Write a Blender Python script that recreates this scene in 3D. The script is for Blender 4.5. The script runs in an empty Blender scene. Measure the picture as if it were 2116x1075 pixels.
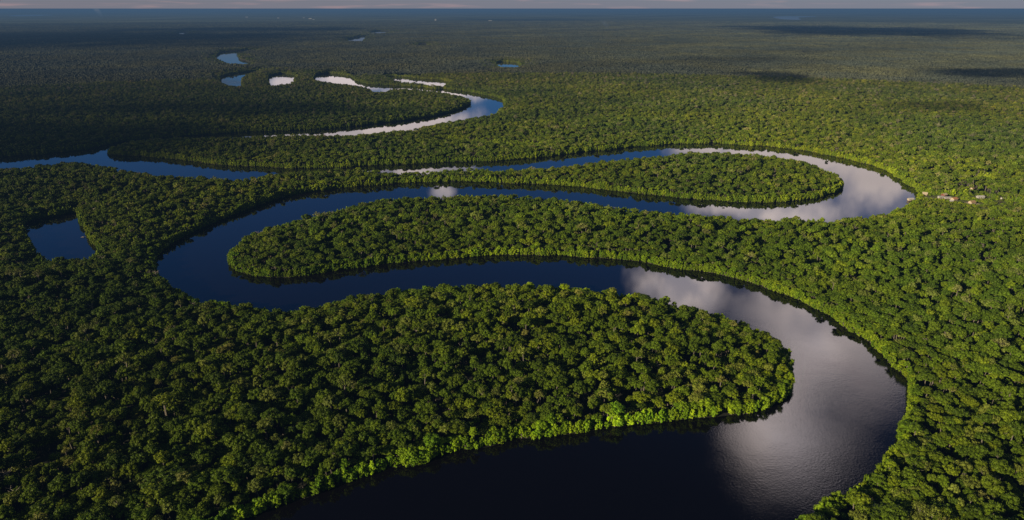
import bpy, math, random
import numpy as np
from mathutils import Vector, Matrix

random.seed(7)
rng = np.random.default_rng(11)
sc = bpy.context.scene
COL = sc.collection
D = bpy.data

# ------------------------------------------------------------------ camera
W0, H0, F0 = 2116.0, 1075.0, 1411.0
CAM_H = 300.0
PITCH = math.atan(520.5 / F0)
cp, sp_ = math.cos(PITCH), math.sin(PITCH)
cam = D.objects.new('camera', D.cameras.new('camera'))
COL.objects.link(cam)
cam.location = (0, 0, CAM_H)
cam.rotation_euler = (math.pi / 2 - PITCH, 0, 0)
cam.data.sensor_width = 36.0
cam.data.lens = 36.0 * F0 / W0
cam.data.clip_start = 1.0
cam.data.clip_end = 400000.0
sc.camera = cam


def ray(px, py):
    u = (px - W0 / 2) / F0
    v = (H0 / 2 - py) / F0
    return np.array((u, cp + v * sp_, -sp_ + v * cp))


def ground(px, py, z=0.0):
    d = ray(px, py)
    t = (CAM_H - z) / (-d[2])
    return (d[0] * t, d[1] * t)


def project(x, y, z):
    X, Y, Z = x, y, z - CAM_H
    dep = Y * cp - Z * sp_
    up = Y * sp_ + Z * cp
    return W0 / 2 + F0 * X / dep, H0 / 2 - F0 * up / dep, dep


# ------------------------------------------------------------------ sun and sky
SUN_AZ = math.radians(-130.0)     # clockwise from +Y
SUN_EL = math.radians(17.0)
S = Vector((math.sin(SUN_AZ) * math.cos(SUN_EL), math.cos(SUN_AZ) * math.cos(SUN_EL), math.sin(SUN_EL)))
sun = D.objects.new('sun', D.lights.new('sun', 'SUN'))
COL.objects.link(sun)
sun.rotation_euler = S.to_track_quat('Z', 'Y').to_euler()
sun.location = (-300, -200, 500)
sun.data.energy = 5.0
sun.data.angle = math.radians(0.5)
sun.data.color = (1.0, 0.86, 0.66)


class NT:
    """small helper around a node tree"""
    def __init__(s, tree):
        s.t = tree
        s.n = tree.nodes
        s.l = tree.links

    def node(s, kind, **kw):
        n = s.n.new(kind)
        for k, v in kw.items():
            setattr(n, k, v)
        return n

    def put(s, sock, v):
        if hasattr(v, 'links') or isinstance(v, bpy.types.NodeSocket):
            s.l.new(v, sock)
        else:
            sock.default_value = v

    def m(s, op, a, b=None, c=None, clamp=False):
        n = s.node('ShaderNodeMath', operation=op, use_clamp=clamp)
        s.put(n.inputs[0], a)
        if b is not None:
            s.put(n.inputs[1], b)
        if c is not None:
            s.put(n.inputs[2], c)
        return n.outputs[0]

    def vm(s, op, a, b=None):
        n = s.node('ShaderNodeVectorMath', operation=op)
        s.put(n.inputs[0], a)
        if b is not None:
            if op == 'SCALE':
                s.put(n.inputs[3], b)
            else:
                s.put(n.inputs[1], b)
        return n.outputs[1] if op in ('LENGTH', 'DOT_PRODUCT', 'DISTANCE') else n.outputs[0]

    def ramp(s, v, a, b, lo=0.0, hi=1.0, smooth=True):
        n = s.node('ShaderNodeMapRange', interpolation_type='SMOOTHSTEP' if smooth else 'LINEAR')
        s.put(n.inputs[0], v)
        s.put(n.inputs[1], a)
        s.put(n.inputs[2], b)
        s.put(n.inputs[3], lo)
        s.put(n.inputs[4], hi)
        return n.outputs[0]

    def mixc(s, f, a, b, mode='MIX'):
        n = s.node('ShaderNodeMix', data_type='RGBA', blend_type=mode)
        s.put(n.inputs[0], f)
        s.put(n.inputs[6], a)
        s.put(n.inputs[7], b)
        return n.outputs[2]

    def noise(s, vec, scale, detail=3.0, rough=0.5, dist=0.0):
        n = s.node('ShaderNodeTexNoise')
        s.put(n.inputs['Vector'], vec)
        n.inputs['Scale'].default_value = scale
        n.inputs['Detail'].default_value = detail
        n.inputs['Roughness'].default_value = rough
        n.inputs['Distortion'].default_value = dist
        return n

    def xyz(s, vec):
        n = s.node('ShaderNodeSeparateXYZ')
        s.put(n.inputs[0], vec)
        return n.outputs

    def comb(s, x, y, z):
        n = s.node('ShaderNodeCombineXYZ')
        s.put(n.inputs[0], x)
        s.put(n.inputs[1], y)
        s.put(n.inputs[2], z)
        return n.outputs[0]


world = D.worlds.new('World')
sc.world = world
world.use_nodes = True
w = NT(world.node_tree)
w.n.clear()
out = w.node('ShaderNodeOutputWorld')
bg = w.node('ShaderNodeBackground')
w.l.new(bg.outputs[0], out.inputs[0])
sky = w.node('ShaderNodeTexSky', sky_type='NISHITA', sun_disc=False)
sky.sun_elevation = SUN_EL
sky.sun_rotation = SUN_AZ
sky.altitude = 300
sky.air_density = 1.0
sky.dust_density = 0.6
sky.ozone_density = 2.5
tc = w.node('ShaderNodeTexCoord')
dirv = tc.outputs['Generated']
dx, dy, dz = w.xyz(dirv)
az = w.m('MULTIPLY', w.m('ARCTAN2', dx, dy), 57.2958)
el = w.m('MULTIPLY', w.m('ARCSINE', dz), 57.2958)
# clouds live in a flat layer: sample noise where the ray meets it
inv = w.m('DIVIDE', 1.0, w.m('MAXIMUM', dz, 0.02))
lay = w.comb(w.m('MULTIPLY', dx, inv), w.m('MULTIPLY', dy, inv), 0.0)
wob = w.noise(dirv, 9.0, 4.0, 0.6)
wob2 = w.noise(dirv, 30.0, 5.0, 0.65)
wx, wy, wz = w.xyz(wob.outputs['Color'])
azn = w.m('ADD', az, w.m('MULTIPLY', w.m('SUBTRACT', wx, 0.5), 9.0))
eln = w.m('ADD', el, w.m('MULTIPLY', w.m('SUBTRACT', wy, 0.5), 5.0))
frag = w.m('MULTIPLY', w.m('SUBTRACT', wob2.outputs['Fac'], 0.5), 0.9)


def sky_angles(px, py):
    d = ray(px, py)
    d = d / np.linalg.norm(d)
    return math.degrees(math.atan2(d[0], d[1])), math.degrees(math.asin(-d[2]))


# cloud banks: where they stand in the sky (given by where the river mirrors them), half sizes in degrees
CLOUDS = [
    (1720, 660, 7.5, 6.0, 0.62), (1410, 600, 4.5, 2.6, 0.75), (1625, 885, 4.6, 4.2, 1.0), (1690, 745, 3.0, 2.6, 0.95),
    (1810, 372, 6.0, 3.0, 1.0), (1600, 432, 6.0, 1.3, 1.15), (1620, 325, 5.6, 1.3, 1.15), (1440, 308, 2.6, 0.9, 1.1),
    (917, 393, 1.1, 0.75, 1.05), (880, 350, 3.6, 0.8, 1.0), (770, 350, 2.5, 0.5, 0.6),
    (860, 258, 6.0, 2.0, 1.25), (900, 190, 4.0, 0.9, 1.3), (720, 165, 4.2, 0.9, 1.25), (590, 166, 1.3, 0.7, 0.9),
    (870, 165, 3.5, 0.6, 0.8), (650, 282, 6.0, 0.7, 0.8),
]
mask = None
for (px, py, ra, re, op) in CLOUDS:
    a0, e0 = sky_angles(px, py)
    ka, ke = min(9.0, 1.6 * ra), min(5.0, 1.7 * re)
    qa = w.m('DIVIDE', w.m('SUBTRACT', w.m('MULTIPLY_ADD', w.m('SUBTRACT', wx, 0.5), ka, az), a0), ra)
    qe = w.m('DIVIDE', w.m('SUBTRACT', w.m('MULTIPLY_ADD', w.m('SUBTRACT', wy, 0.5), ke, el), e0), re)
    r = w.m('SQRT', w.m('ADD', w.m('MULTIPLY', qa, qa), w.m('MULTIPLY', qe, qe)))
    r = w.m('ADD', r, frag)
    k = w.ramp(r, 1.25, 0.35, 0.0, op)
    mask = k if mask is None else w.m('MAXIMUM', mask, k)
for (px, py, ra, re, op) in [(1700, 835, 3.2, 2.2, 1.0), (1790, 640, 2.0, 1.2, 0.5), (1880, 945, 4.0, 4.0, 0.8), (1560, 690, 2.5, 1.6, 0.45), (1300, 960, 6.5, 4.0, 1.0)]:
    a0, e0 = sky_angles(px, py)
    ka, ke = min(9.0, 1.6 * ra), min(5.0, 1.7 * re)
    qa = w.m('DIVIDE', w.m('SUBTRACT', w.m('MULTIPLY_ADD', w.m('SUBTRACT', wx, 0.5), ka, az), a0), ra)
    qe = w.m('DIVIDE', w.m('SUBTRACT', w.m('MULTIPLY_ADD', w.m('SUBTRACT', wy, 0.5), ke, el), e0), re)
    r = w.m('ADD', w.m('SQRT', w.m('ADD', w.m('MULTIPLY', qa, qa), w.m('MULTIPLY', qe, qe))), frag)
    mask = w.m('MULTIPLY', mask, w.m('SUBTRACT', 1.0, w.ramp(r, 1.3, 0.3, 0.0, op)))
# loose scattered cumulus over the rest of the sky (behind and above)
far_n = w.noise(lay, 0.9, 5.0, 0.6)
loose = w.ramp(far_n.outputs['Fac'], 0.56, 0.72, 0.0, 0.10)
away = w.ramp(w.m('ABSOLUTE', az), 45.0, 65.0, 0.0, 1.0)
mask = w.m('MAXIMUM', mask, w.m('MULTIPLY', loose, away))
# low bank along the horizon with pink cloud heads
hz = w.ramp(el, 5.0, 1.2, 0.0, 0.75)
shade = w.noise(dirv, 14.0, 4.0, 0.6)
ccol = w.mixc(w.m('ADD', w.ramp(shade.outputs['Fac'], 0.38, 0.60), w.m('ADD', w.ramp(el, 15.0, 9.0, 0.0, 0.8), w.ramp(el, 19.0, 25.0, 0.0, 0.35)), clamp=True), (18.0, 16.5, 18.5, 1), (35.0, 29.5, 28.0, 1))
ccol = w.vm('SCALE', ccol, w.ramp(el, 12.0, 33.0, 0.92, 4.9, False))
hcol = w.mixc(w.ramp(w.noise(w.comb(w.m('MULTIPLY', az, 0.11), w.m('MULTIPLY', el, 1.6), 0.0), 1.6, 3.0).outputs['Fac'], 0.52, 0.70),
              (4.6, 4.1, 4.9, 1), (7.4, 5.2, 5.6, 1))
skyc = w.mixc(1.0, sky.outputs[0], (0.40, 0.90, 1.75, 1), 'MULTIPLY')
skyc = w.vm('SCALE', skyc, w.ramp(el, 22.0, 38.0, 1.0, 0.45))
skyc = w.mixc(away, skyc, w.mixc(1.0, sky.outputs[0], (0.40, 0.45, 0.50, 1), 'MULTIPLY'))
c1 = w.mixc(w.m('MINIMUM', mask, 1.0), skyc, ccol)
c2 = w.mixc(hz, c1, hcol)
w.l.new(c2, bg.inputs[0])
bg.inputs[1].default_value = 0.05


# ------------------------------------------------------------------ object helpers
def tag(o, label=None, cat=None, group=None, kind=None):
    if label:
        o['label'] = label
    if cat:
        o['category'] = cat
    if group:
        o['group'] = group
    if kind:
        o['kind'] = kind
    return o


def mesh_obj(name, verts, faces, mat, parent=None, loc=None):
    me = D.meshes.new(name)
    me.from_pydata([tuple(v) for v in verts], [], [tuple(f) for f in faces])
    for m_ in (mat if isinstance(mat, (list, tuple)) else [mat]):
        me.materials.append(m_)
    me.update()
    o = D.objects.new(name, me)
    COL.objects.link(o)
    if parent:
        o.parent = parent
    if loc is not None:
        o.location = loc
    return o


def empty(name, loc, rz=0.0):
    o = D.objects.new(name, None)
    COL.objects.link(o)
    o.location = loc
    o.rotation_euler = (0, 0, rz)
    o.empty_display_size = 1.0
    return o


def new_mat(name):
    m_ = D.materials.new(name)
    m_.use_nodes = True
    t = NT(m_.node_tree)
    t.n.clear()
    o = t.node('ShaderNodeOutputMaterial')
    return m_, t, o


# ------------------------------------------------------------------ materials
def foliage_material():
    m_, t, o = new_mat('foliage')
    tint = t.node('ShaderNodeAttribute', attribute_name='tint', attribute_type='INSTANCER')
    info = t.node('ShaderNodeObjectInfo')
    geo = t.node('ShaderNodeNewGeometry')
    pos = geo.outputs['Position']
    n1 = t.noise(pos, 0.55, 2.0, 0.6)       # leaf clusters
    n2 = t.noise(pos, 0.0022, 3.0, 0.5)     # regions of the forest
    isl = geo.outputs['Random Per Island']
    f = t.m('MULTIPLY', t.ramp(n1.outputs['Fac'], 0.3, 0.7, 0.72, 1.28), t.ramp(isl, 0, 1, 0.70, 1.30, False))
    f = t.m('MULTIPLY', f, t.ramp(info.outputs['Random'], 0, 1, 0.88, 1.12, False))
    c = t.vm('SCALE', tint.outputs['Color'], f)
    reg = t.mixc(t.ramp(n2.outputs['Fac'], 0.35, 0.65), (0.84, 0.90, 1.0, 1), (1.14, 1.08, 0.80, 1))
    c = t.mixc(1.0, c, reg, 'MULTIPLY')
    b = t.node('ShaderNodeBsdfPrincipled')
    t.l.new(c, b.inputs['Base Color'])
    b.inputs['Roughness'].default_value = 0.55
    b.inputs['Specular IOR Level'].default_value = 0.15
    tr = t.node('ShaderNodeBsdfTranslucent')
    c2 = t.mixc(1.0, c, (1.3, 1.5, 0.5, 1), 'MULTIPLY')
    t.l.new(c2, tr.inputs[0])
    mx = t.node('ShaderNodeMixShader')
    mx.inputs[0].default_value = 0.22
    t.l.new(b.outputs[0], mx.inputs[1])
    t.l.new(tr.outputs[0], mx.inputs[2])
    t.l.new(mx.outputs[0], o.inputs[0])
    return m_


def plain_material(name, col, rough=0.8, vary=0.25, scale=1.0, bump=0.0):
    m_, t, o = new_mat(name)
    geo = t.node('ShaderNodeNewGeometry')
    n1 = t.noise(geo.outputs['Position'], scale, 4.0, 0.6)
    c = t.vm('SCALE', tuple(col[:3]), t.ramp(n1.outputs['Fac'], 0.3, 0.7, 1 - vary, 1 + vary))
    b = t.node('ShaderNodeBsdfPrincipled')
    t.l.new(c, b.inputs['Base Color'])
    b.inputs['Roughness'].default_value = rough
    if bump:
        bp = t.node('ShaderNodeBump')
        bp.inputs['Distance'].default_value = bump
        t.l.new(n1.outputs['Fac'], bp.inputs['Height'])
        t.l.new(bp.outputs[0], b.inputs['Normal'])
    t.l.new(b.outputs[0], o.inputs[0])
    return m_


M_FOL = foliage_material()
M_BARK = plain_material('pale_bark', (0.19, 0.16, 0.115), 0.9, 0.3, 1.5)
M_SNAG = plain_material('bleached_bark', (0.34, 0.29, 0.21), 0.9, 0.25, 1.5)
M_FLOOR = plain_material('forest_floor', (0.022, 0.022, 0.010), 1.0, 0.5, 0.08)


def water_material():
    m_, t, o = new_mat('river_water')
    geo = t.node('ShaderNodeNewGeometry')
    pos = geo.outputs['Position']
    wind = t.noise(pos, 0.006, 3.0, 0.6, 0.6)
    px_, py_, pz_ = t.xyz(pos)
    wc = ground(1650, 860)
    dd = t.m('SQRT', t.m('ADD', t.m('POWER', t.m('SUBTRACT', px_, wc[0]), 2.0), t.m('POWER', t.m('SUBTRACT', py_, wc[1]), 2.0)))
    breeze = t.ramp(dd, 260.0, 90.0, 0.10, 1.0)          # a breeze ruffles the near right bend, the rest lies calm
    patch = t.m('MULTIPLY', t.ramp(wind.outputs['Fac'], 0.40, 0.60, 0.45, 1.0), breeze)
    n1 = t.noise(pos, 0.62, 4.0, 0.62)
    n2 = t.noise(pos, 0.07, 2.0, 0.5)
    hgt = t.m('ADD', n1.outputs['Fac'], t.m('MULTIPLY', n2.outputs['Fac'], 0.8))
    bp = t.node('ShaderNodeBump')
    bp.inputs['Distance'].default_value = 0.075
    t.l.new(t.m('MULTIPLY', patch, 0.75), bp.inputs['Strength'])
    t.l.new(hgt, bp.inputs['Height'])
    b = t.node('ShaderNodeBsdfPrincipled')
    b.inputs['Base Color'].default_value = (0.0045, 0.0035, 0.0045, 1)
    b.inputs['Roughness'].default_value = 0.03
    b.inputs['IOR'].default_value = 1.33
    t.l.new(bp.outputs[0], b.inputs['Normal'])
    t.l.new(b.outputs[0], o.inputs[0])
    return m_


M_WATER = water_material()


def canopy_sheet_material():
    m_, t, o = new_mat('distant_canopy')
    geo = t.node('ShaderNodeNewGeometry')
    pos = geo.outputs['Position']
    n1 = t.noise(pos, 0.0005, 5.0, 0.65)
    n2 = t.noise(pos, 0.02, 2.0, 0.6)
    c = t.mixc(t.ramp(n1.outputs['Fac'], 0.35, 0.65), (0.085, 0.095, 0.045, 1), (0.150, 0.155, 0.080, 1))
    c = t.vm('SCALE', c, t.ramp(n2.outputs['Fac'], 0.3, 0.7, 0.75, 1.25))
    b = t.node('ShaderNodeBsdfPrincipled')
    t.l.new(c, b.inputs['Base Color'])
    b.inputs['Roughness'].default_value = 1.0
    b.inputs['Specular IOR Level'].default_value = 0.0
    t.l.new(b.outputs[0], o.inputs[0])
    return m_


# ------------------------------------------------------------------ the river, traced bank by bank
# each corner: (x, y, height of what the edge is seen over): 0 = waterline in sight, T = seen over the treetops of the near bank
T = 12.0
MAIN = [
    # near peninsula, camera side (waterline in sight)
    (370, 1130, 0), (480, 1081, 0), (560, 1046, 0), (640, 1019, 0), (720, 990, 0), (800, 963, 0), (850, 957, 0), (900, 938, 0), (960, 932, 0),
    (1010, 924, 0), (1060, 908, 0), (1130, 901, 0), (1200, 894, 0), (1300, 886, 0), (1400, 876, 0), (1500, 860, 0),
    (1565, 846, 0), (1612, 826, 0), (1632, 806, 3), (1636, 775, 6), (1628, 735, 9), (1602, 700, T), (1545, 663, T), (1480, 641, T), (1400, 622, T),
    (1320, 605, T), (1220, 593, T), (1100, 586, T), (1000, 585, T), (900, 590, T), (800, 599, T), (740, 608, T), (690, 619, T),
    (635, 633, T), (580, 634, T), (520, 627, T), (480, 624, T), (440, 615, T), (400, 609, T), (360, 592, T), (335, 576, 9), (318, 558, 6),
    # left bend, shaded far bank
    (314, 542, 3), (325, 525, 0), (352, 503, 0), (395, 482, 0), (445, 460, 0), (490, 440, 0), (545, 420, 0), (600, 404, 0), (650, 395, 0), (700, 388, 0),
    (793, 380, 0), (886, 376, 0), (960, 375, 0), (1072, 379, 0), (1165, 384, 0), (1258, 393, 0), (1351, 403, 0), (1400, 409, 0),
    (1474, 415, 0), (1549, 418, 0), (1623, 417, 0), (1679, 411, 0), (1716, 401, 0), (1739, 390, 2), (1746, 379, 4), (1738, 365, 8), (1724, 351, T),
    (1690, 336, T), (1660, 327, T), (1623, 319, T), (1586, 315, T), (1549, 313, T), (1511, 312, T), (1463, 309, T), (1400, 311, T),
    (1351, 315, 14), (1258, 322, 14), (1210, 328, 14), (1158, 335, 14), (1083, 339, 14), (1035, 342, 14), (960, 346, 10), (886, 351, 10), (812, 354, 10),
    (737, 356, 4), (660, 358, 4), (595, 361, 4), (540, 364, 7), (495, 364, 11), (428, 359, 13), (335, 354, 13), (298, 348, 13), (242, 343, 12),
    (201, 337, 11), (149, 332, 11), (112, 333, 11), (74, 339, 11), (0, 345, 11), (-120, 352, 8), (-260, 366, 8),
    # back along the far side, round the confluence and up the second channel
    (-300, 342, 0), (-150, 334, 0), (-40, 326, 0), (60, 321, 0), (130, 315, 0), (190, 307, 0), (215, 300, 0), (270, 291, 0), (351, 283, 0), (501, 273, 0), (601, 269, 0), (701, 264, 0), (801, 253, 0),
    (860, 245, 0), (902, 238, 0), (940, 229, 0), (964, 219, 0), (971, 210, 3), (962, 203, 7), (940, 195, T), (905, 190, T), (877, 187, T), (847, 185, T), (810, 184, T),
    (790, 190, T), (772, 190, T), (762, 182, T), (735, 176, T), (701, 173, T), (675, 169, T), (650, 163, T),
    (655, 155, 0), (680, 152, 0), (721, 157, 0), (738, 168, 0), (765, 174, 0), (801, 176, 0), (852, 179, 0), (927, 185, 0), (977, 192, 0), (1015, 199, 0), (1037, 206, 0), (1044, 214, 2),
    (1036, 223, 8), (1015, 232, T), (985, 238, T), (952, 243, T), (902, 252, T), (852, 259, 15), (801, 264, 15), (751, 271, 14), (701, 275, 12), (601, 281, 8), (526, 283, 8), (451, 285, 8),
    (351, 289, 5), (290, 295, 5), (245, 303, 5), (222, 312, 5), (222, 319, 0),
    (260, 322, 0), (310, 325, 0), (372, 330, 0), (446, 339, 0), (540, 345, 0), (620, 348, 0), (700, 346, 0), (793, 341, 0), (886, 337, 0), (960, 334, 0), (1035, 332, 0), (1083, 328, 0), (1158, 320, 0),
    (1221, 313, 0), (1295, 305, 0), (1400, 298, 0), (1474, 296, 0), (1530, 299, 0), (1586, 303, 0), (1660, 312, 0), (1716, 321, 0), (1772, 334, 0),
    (1828, 352, 0), (1865, 373, 0), (1888, 391, 0), (1897, 401, 2), (1892, 408, 6), (1854, 420, T), (1832, 430, T), (1772, 439, T), (1716, 443, T),
    (1623, 442, T), (1586, 444, T), (1537, 442, T), (1474, 437, T), (1400, 433, T), (1351, 430, T), (1295, 422, T), (1221, 412, T), (1146, 403, T),
    (1091, 399, T), (1035, 396, T), (960, 395, T), (886, 398, T), (793, 404, T), (737, 414, T), (690, 426, T), (633, 438, T), (595, 450, T), (532, 474, T),
    (499, 494, T), (480, 513, T), (472, 531, 6), (480, 548, 0), (495, 561, 0), (521, 569, 0), (577, 572, 0), (633, 567, 0), (700, 557, 0), (774, 547, 0), (849, 539, 0),
    (923, 533, 0), (998, 527, 0), (1035, 526, 0), (1146, 526, 0), (1221, 531, 0), (1314, 538, 0), (1400, 555, 0), (1474, 566, 0), (1530, 579, 0),
    (1586, 597, 0), (1642, 614, 0), (1698, 643, 0), (1745, 673, 0), (1785, 700, 0), (1820, 725, 0), (1850, 757, 0), (1872, 790, 0), (1883, 825, 0), (1887, 850, 4),
    (1868, 873, 8), (1860, 897, T), (1836, 920, T), (1818, 950, T), (1782, 980, T), (1748, 1002, T), (1707, 1032, T), (1681, 1055, T), (1640, 1072, T), (1590, 1090, T), (1500, 1140, T), (1350, 1200, T),
    (1150, 1290, 0), (900, 1260, 0), (650, 1190, 0),
]
POND = [(50, 478, 3), (50, 462, 0), (75, 452, 0), (110, 448, 0), (150, 440, 0), (163, 452, 0), (179, 482, 0), (194, 506, 0), (204, 519, 5), (180, 530, T), (156, 533, T),
        (127, 529, T), (97, 534, T), (74, 520, T), (57, 500, 9)]
FARS = [
    [(455, 166, 6), (456, 160, 0), (478, 153, 0), (505, 149, 0), (540, 146, 0), (535, 150, 3), (518, 157, 0), (508, 163, 0), (505, 170, 0), (512, 180, T), (481, 177, T), (462, 173, T)],
    [(556, 168, 6), (560, 158, 0), (580, 152, 0), (605, 154, 0), (611, 163, 2), (600, 172, T), (575, 175, T), (558, 177, T)],
    [(448, 116, 4), (460, 109, 0), (482, 106, 0), (520, 104, 0), (535, 104, 2), (500, 109, 6), (487, 114, 0), (492, 121, 0), (522, 133, 5), (498, 134, T), (472, 130, T), (452, 121, T)],
    [(806, 158, 0), (830, 159, 0), (880, 163, 0), (922, 167, 0), (928, 170, 4), (905, 173, 18), (870, 168, 18), (825, 164, 18)],
    [(1026, 133, 4), (1035, 128, 0), (1055, 129, 0), (1070, 132, 0), (1062, 139, T), (1035, 139, T)],
    [(720, 83, 6), (735, 78, 0), (762, 74, 0), (756, 79, 0), (744, 86, T), (724, 86, T)],
    [(764, 67, 5), (780, 64, 0), (808, 65, 0), (800, 68, 8), (775, 69.5, T)],
    [(362, 68.5, 5), (372, 66, 0), (392, 69, 0), (378, 71, T)],
    [(1598, 36, 0), (1620, 33.5, 0), (1685, 34.0, 0), (1655, 36.5, 4), (1648, 41, T), (1618, 40, T)],
    [(866, 91, 0), (880, 91, 0), (878, 94, T), (868, 94, T)],
    [(895, 290, 0), (935, 289, 0), (990, 295, 0), (1050, 300, 0), (1115, 302, 0), (1118, 304, 3), (1080, 305, 3), (1000, 300, 3), (940, 294, 3), (900, 293, 3)],
    [(20, 32, 0), (60, 30.5, 0), (110, 31.0, 0), (90, 33, 6), (40, 34, T)],
]


def smooth_outline(trace, step):
    def lift(b, c):      # far banks carry taller trees right up to the edge
        k = 1.0 if b > 450 else (1.52 if b > 366 else (1.50 if b > 215 else 1.15))
        return c * k
    if trace[0][1] < 60:      # lakes beyond the last separate trees lie level with the canopy sheet
        P = np.array([ground(a, b, 14.0) for a, b, c in trace])
    else:
        P = np.array([ground(a, b, lift(b, c)) for a, b, c in trace])
    n = len(P)
    res = []
    for i in range(n):
        p0, p1, p2, p3 = P[i - 1], P[i], P[(i + 1) % n], P[(i + 2) % n]
        L = np.linalg.norm(p2 - p1)
        # centripetal-ish: limit tangents so that uneven spacing does not loop
        t1 = (p2 - p0) / (np.linalg.norm(p2 - p1) + np.linalg.norm(p1 - p0)) * L
        t2 = (p3 - p1) / (np.linalg.norm(p3 - p2) + np.linalg.norm(p2 - p1)) * L
        k = max(1, int(L / step))
        for j in range(k):
            s = j / k
            h00 = 2 * s**3 - 3 * s**2 + 1
            h10 = s**3 - 2 * s**2 + s
            h01 = -2 * s**3 + 3 * s**2
            h11 = s**3 - s**2
            res.append(h00 * p1 + h10 * t1 + h01 * p2 + h11 * t2)
    return np.array(res)


def ragged(P, amp, seed):
    r = np.random.default_rng(seed)
    n = len(P)
    nrm = np.roll(P, -1, 0) - np.roll(P, 1, 0)
    nrm = np.stack([-nrm[:, 1], nrm[:, 0]], 1) / (np.linalg.norm(nrm, axis=1)[:, None] + 1e-6)
    a = np.zeros(n)
    for k, g in ((3, 0.6), (8, 0.8), (20, 0.5)):
        q = r.normal(size=n)
        ker = np.hanning(2 * k + 1)
        ker /= ker.sum()
        q = np.convolve(np.concatenate([q[-k:], q, q[:k]]), ker, 'valid')
        a += g * q / q.std()
    return P + nrm * (a * amp)[:, None]


BODIES = [ragged(smooth_outline(MAIN, 6.0), 2.1, 1), ragged(smooth_outline(POND, 7.0), 1.2, 2)]
for k, f in enumerate(FARS):
    dist = ground(f[0][0], f[0][1])[1]
    BODIES.append(ragged(smooth_outline(f, max(12.0, dist * 0.006)), max(2.0, dist * 0.0015), 10 + k))


def seg_info(pts, maxd=120.0):
    """signed distance to the nearest bank: negative over water"""
    n = len(pts)
    best = np.full(n, 1e9)
    inside = np.zeros(n, bool)
    for B in BODIES:
        lo, hi = B.min(0) - maxd, B.max(0) + maxd
        sel = np.where((pts[:, 0] > lo[0]) & (pts[:, 0] < hi[0]) & (pts[:, 1] > lo[1]) & (pts[:, 1] < hi[1]))[0]
        if not len(sel):
            continue
        A, C = B, np.roll(B, -1, 0)
        for s0 in range(0, len(sel), 8000):
            ii = sel[s0:s0 + 8000]
            p = pts[ii].astype(np.float32)
            a = A.astype(np.float32)
            c = C.astype(np.float32)
            d = c - a
            L2 = (d * d).sum(1) + 1e-6
            rx = p[:, None, 0] - a[None, :, 0]
            ry = p[:, None, 1] - a[None, :, 1]
            t = np.clip((rx * d[None, :, 0] + ry * d[None, :, 1]) / L2[None], 0, 1)
            ex = rx - t * d[None, :, 0]
            ey = ry - t * d[None, :, 1]
            dm = np.sqrt((ex * ex + ey * ey).min(1))
            best[ii] = np.minimum(best[ii], dm)
            ya = a[None, :, 1] > p[:, None, 1]
            yc = c[None, :, 1] > p[:, None, 1]
            cr = (ya != yc) & (p[:, None, 0] < a[None, :, 0] + (p[:, None, 1] - a[None, :, 1]) * d[None, :, 0] / (np.where(np.abs(d[:, 1]) < 1e-6, 1e-6, d[:, 1]))[None])
            inside[ii] ^= (cr.sum(1) % 2).astype(bool)
    return np.where(inside, -best, best)


# ------------------------------------------------------------------ ground and water sheets
def polar_sheet(name, rs, nseg, z, mat, a0=0, a1=2 * math.pi):
    vs, fs = [], []
    full = abs(a1 - a0 - 2 * math.pi) < 1e-6
    cols = nseg if full else nseg + 1
    for r in rs:
        for i in range(cols):
            a = a0 + (a1 - a0) * i / nseg
            vs.append((math.sin(a) * r, math.cos(a) * r, z))
    for k in range(len(rs) - 1):
        for i in range(nseg):
            j = (i + 1) % cols
            fs.append((k * cols + i, k * cols + j, (k + 1) * cols + j, (k + 1) * cols + i)[::-1])
    return mesh_obj(name, vs, fs, mat)


g = polar_sheet('ground', [0.01, 200, 1000, 3000, 8000, 20000, 60000, 125000], 96, -0.6, M_FLOOR)
tag(g, kind='structure')
from mathutils.geometry import tessellate_polygon
for k, B in enumerate(BODIES):
    zz = 14.0 if np.hypot(*B.mean(0)) > 16500 else 0.0
    vs = [(p[0], p[1], zz) for p in B]
    tris = tessellate_polygon([[Vector(v) for v in vs]])
    fs = []
    for t_ in tris:
        a, b, c = (Vector(vs[i]) for i in t_)
        if (b - a).cross(c - a).z < 0:
            t_ = t_[::-1]
        fs.append(t_)
    o = mesh_obj('river' if k == 0 else 'lake', vs, fs, M_WATER)
    if k == 0:
        tag(o, 'dark meandering river looping between forested peninsulas', 'river', kind='structure')
    else:
        tag(o, kind='structure')


# ------------------------------------------------------------------ tree shapes
def ico(sub=1):
    import bmesh
    bm = bmesh.new()
    bmesh.ops.create_icosphere(bm, subdivisions=sub, radius=1.0)
    V = np.array([v.co[:] for v in bm.verts])
    Fc = [tuple(v.index for v in f.verts) for f in bm.faces]
    bm.free()
    return V, Fc


ICO1 = ico(1)
ICO2 = ico(2)


def tube(vs, fs, pts, rad, seg=6):
    base = len(vs)
    pts = [np.array(p, float) for p in pts]
    for i, p in enumerate(pts):
        d = pts[min(i + 1, len(pts) - 1)] - pts[max(i - 1, 0)]
        d = d / (np.linalg.norm(d) + 1e-9)
        a = np.cross(d, (0.3, 1, 0.1))
        a /= np.linalg.norm(a)
        b = np.cross(d, a)
        for k in range(seg):
            t_ = 2 * math.pi * k / seg
            vs.append(p + (a * math.cos(t_) + b * math.sin(t_)) * rad[i])
    for i in range(len(pts) - 1):
        for k in range(seg):
            j = (k + 1) % seg
            fs.append((base + i * seg + k, base + i * seg + j, base + (i + 1) * seg + j, base + (i + 1) * seg + k))
    fs.append(tuple(base + (len(pts) - 1) * seg + k for k in range(seg)))


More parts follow.
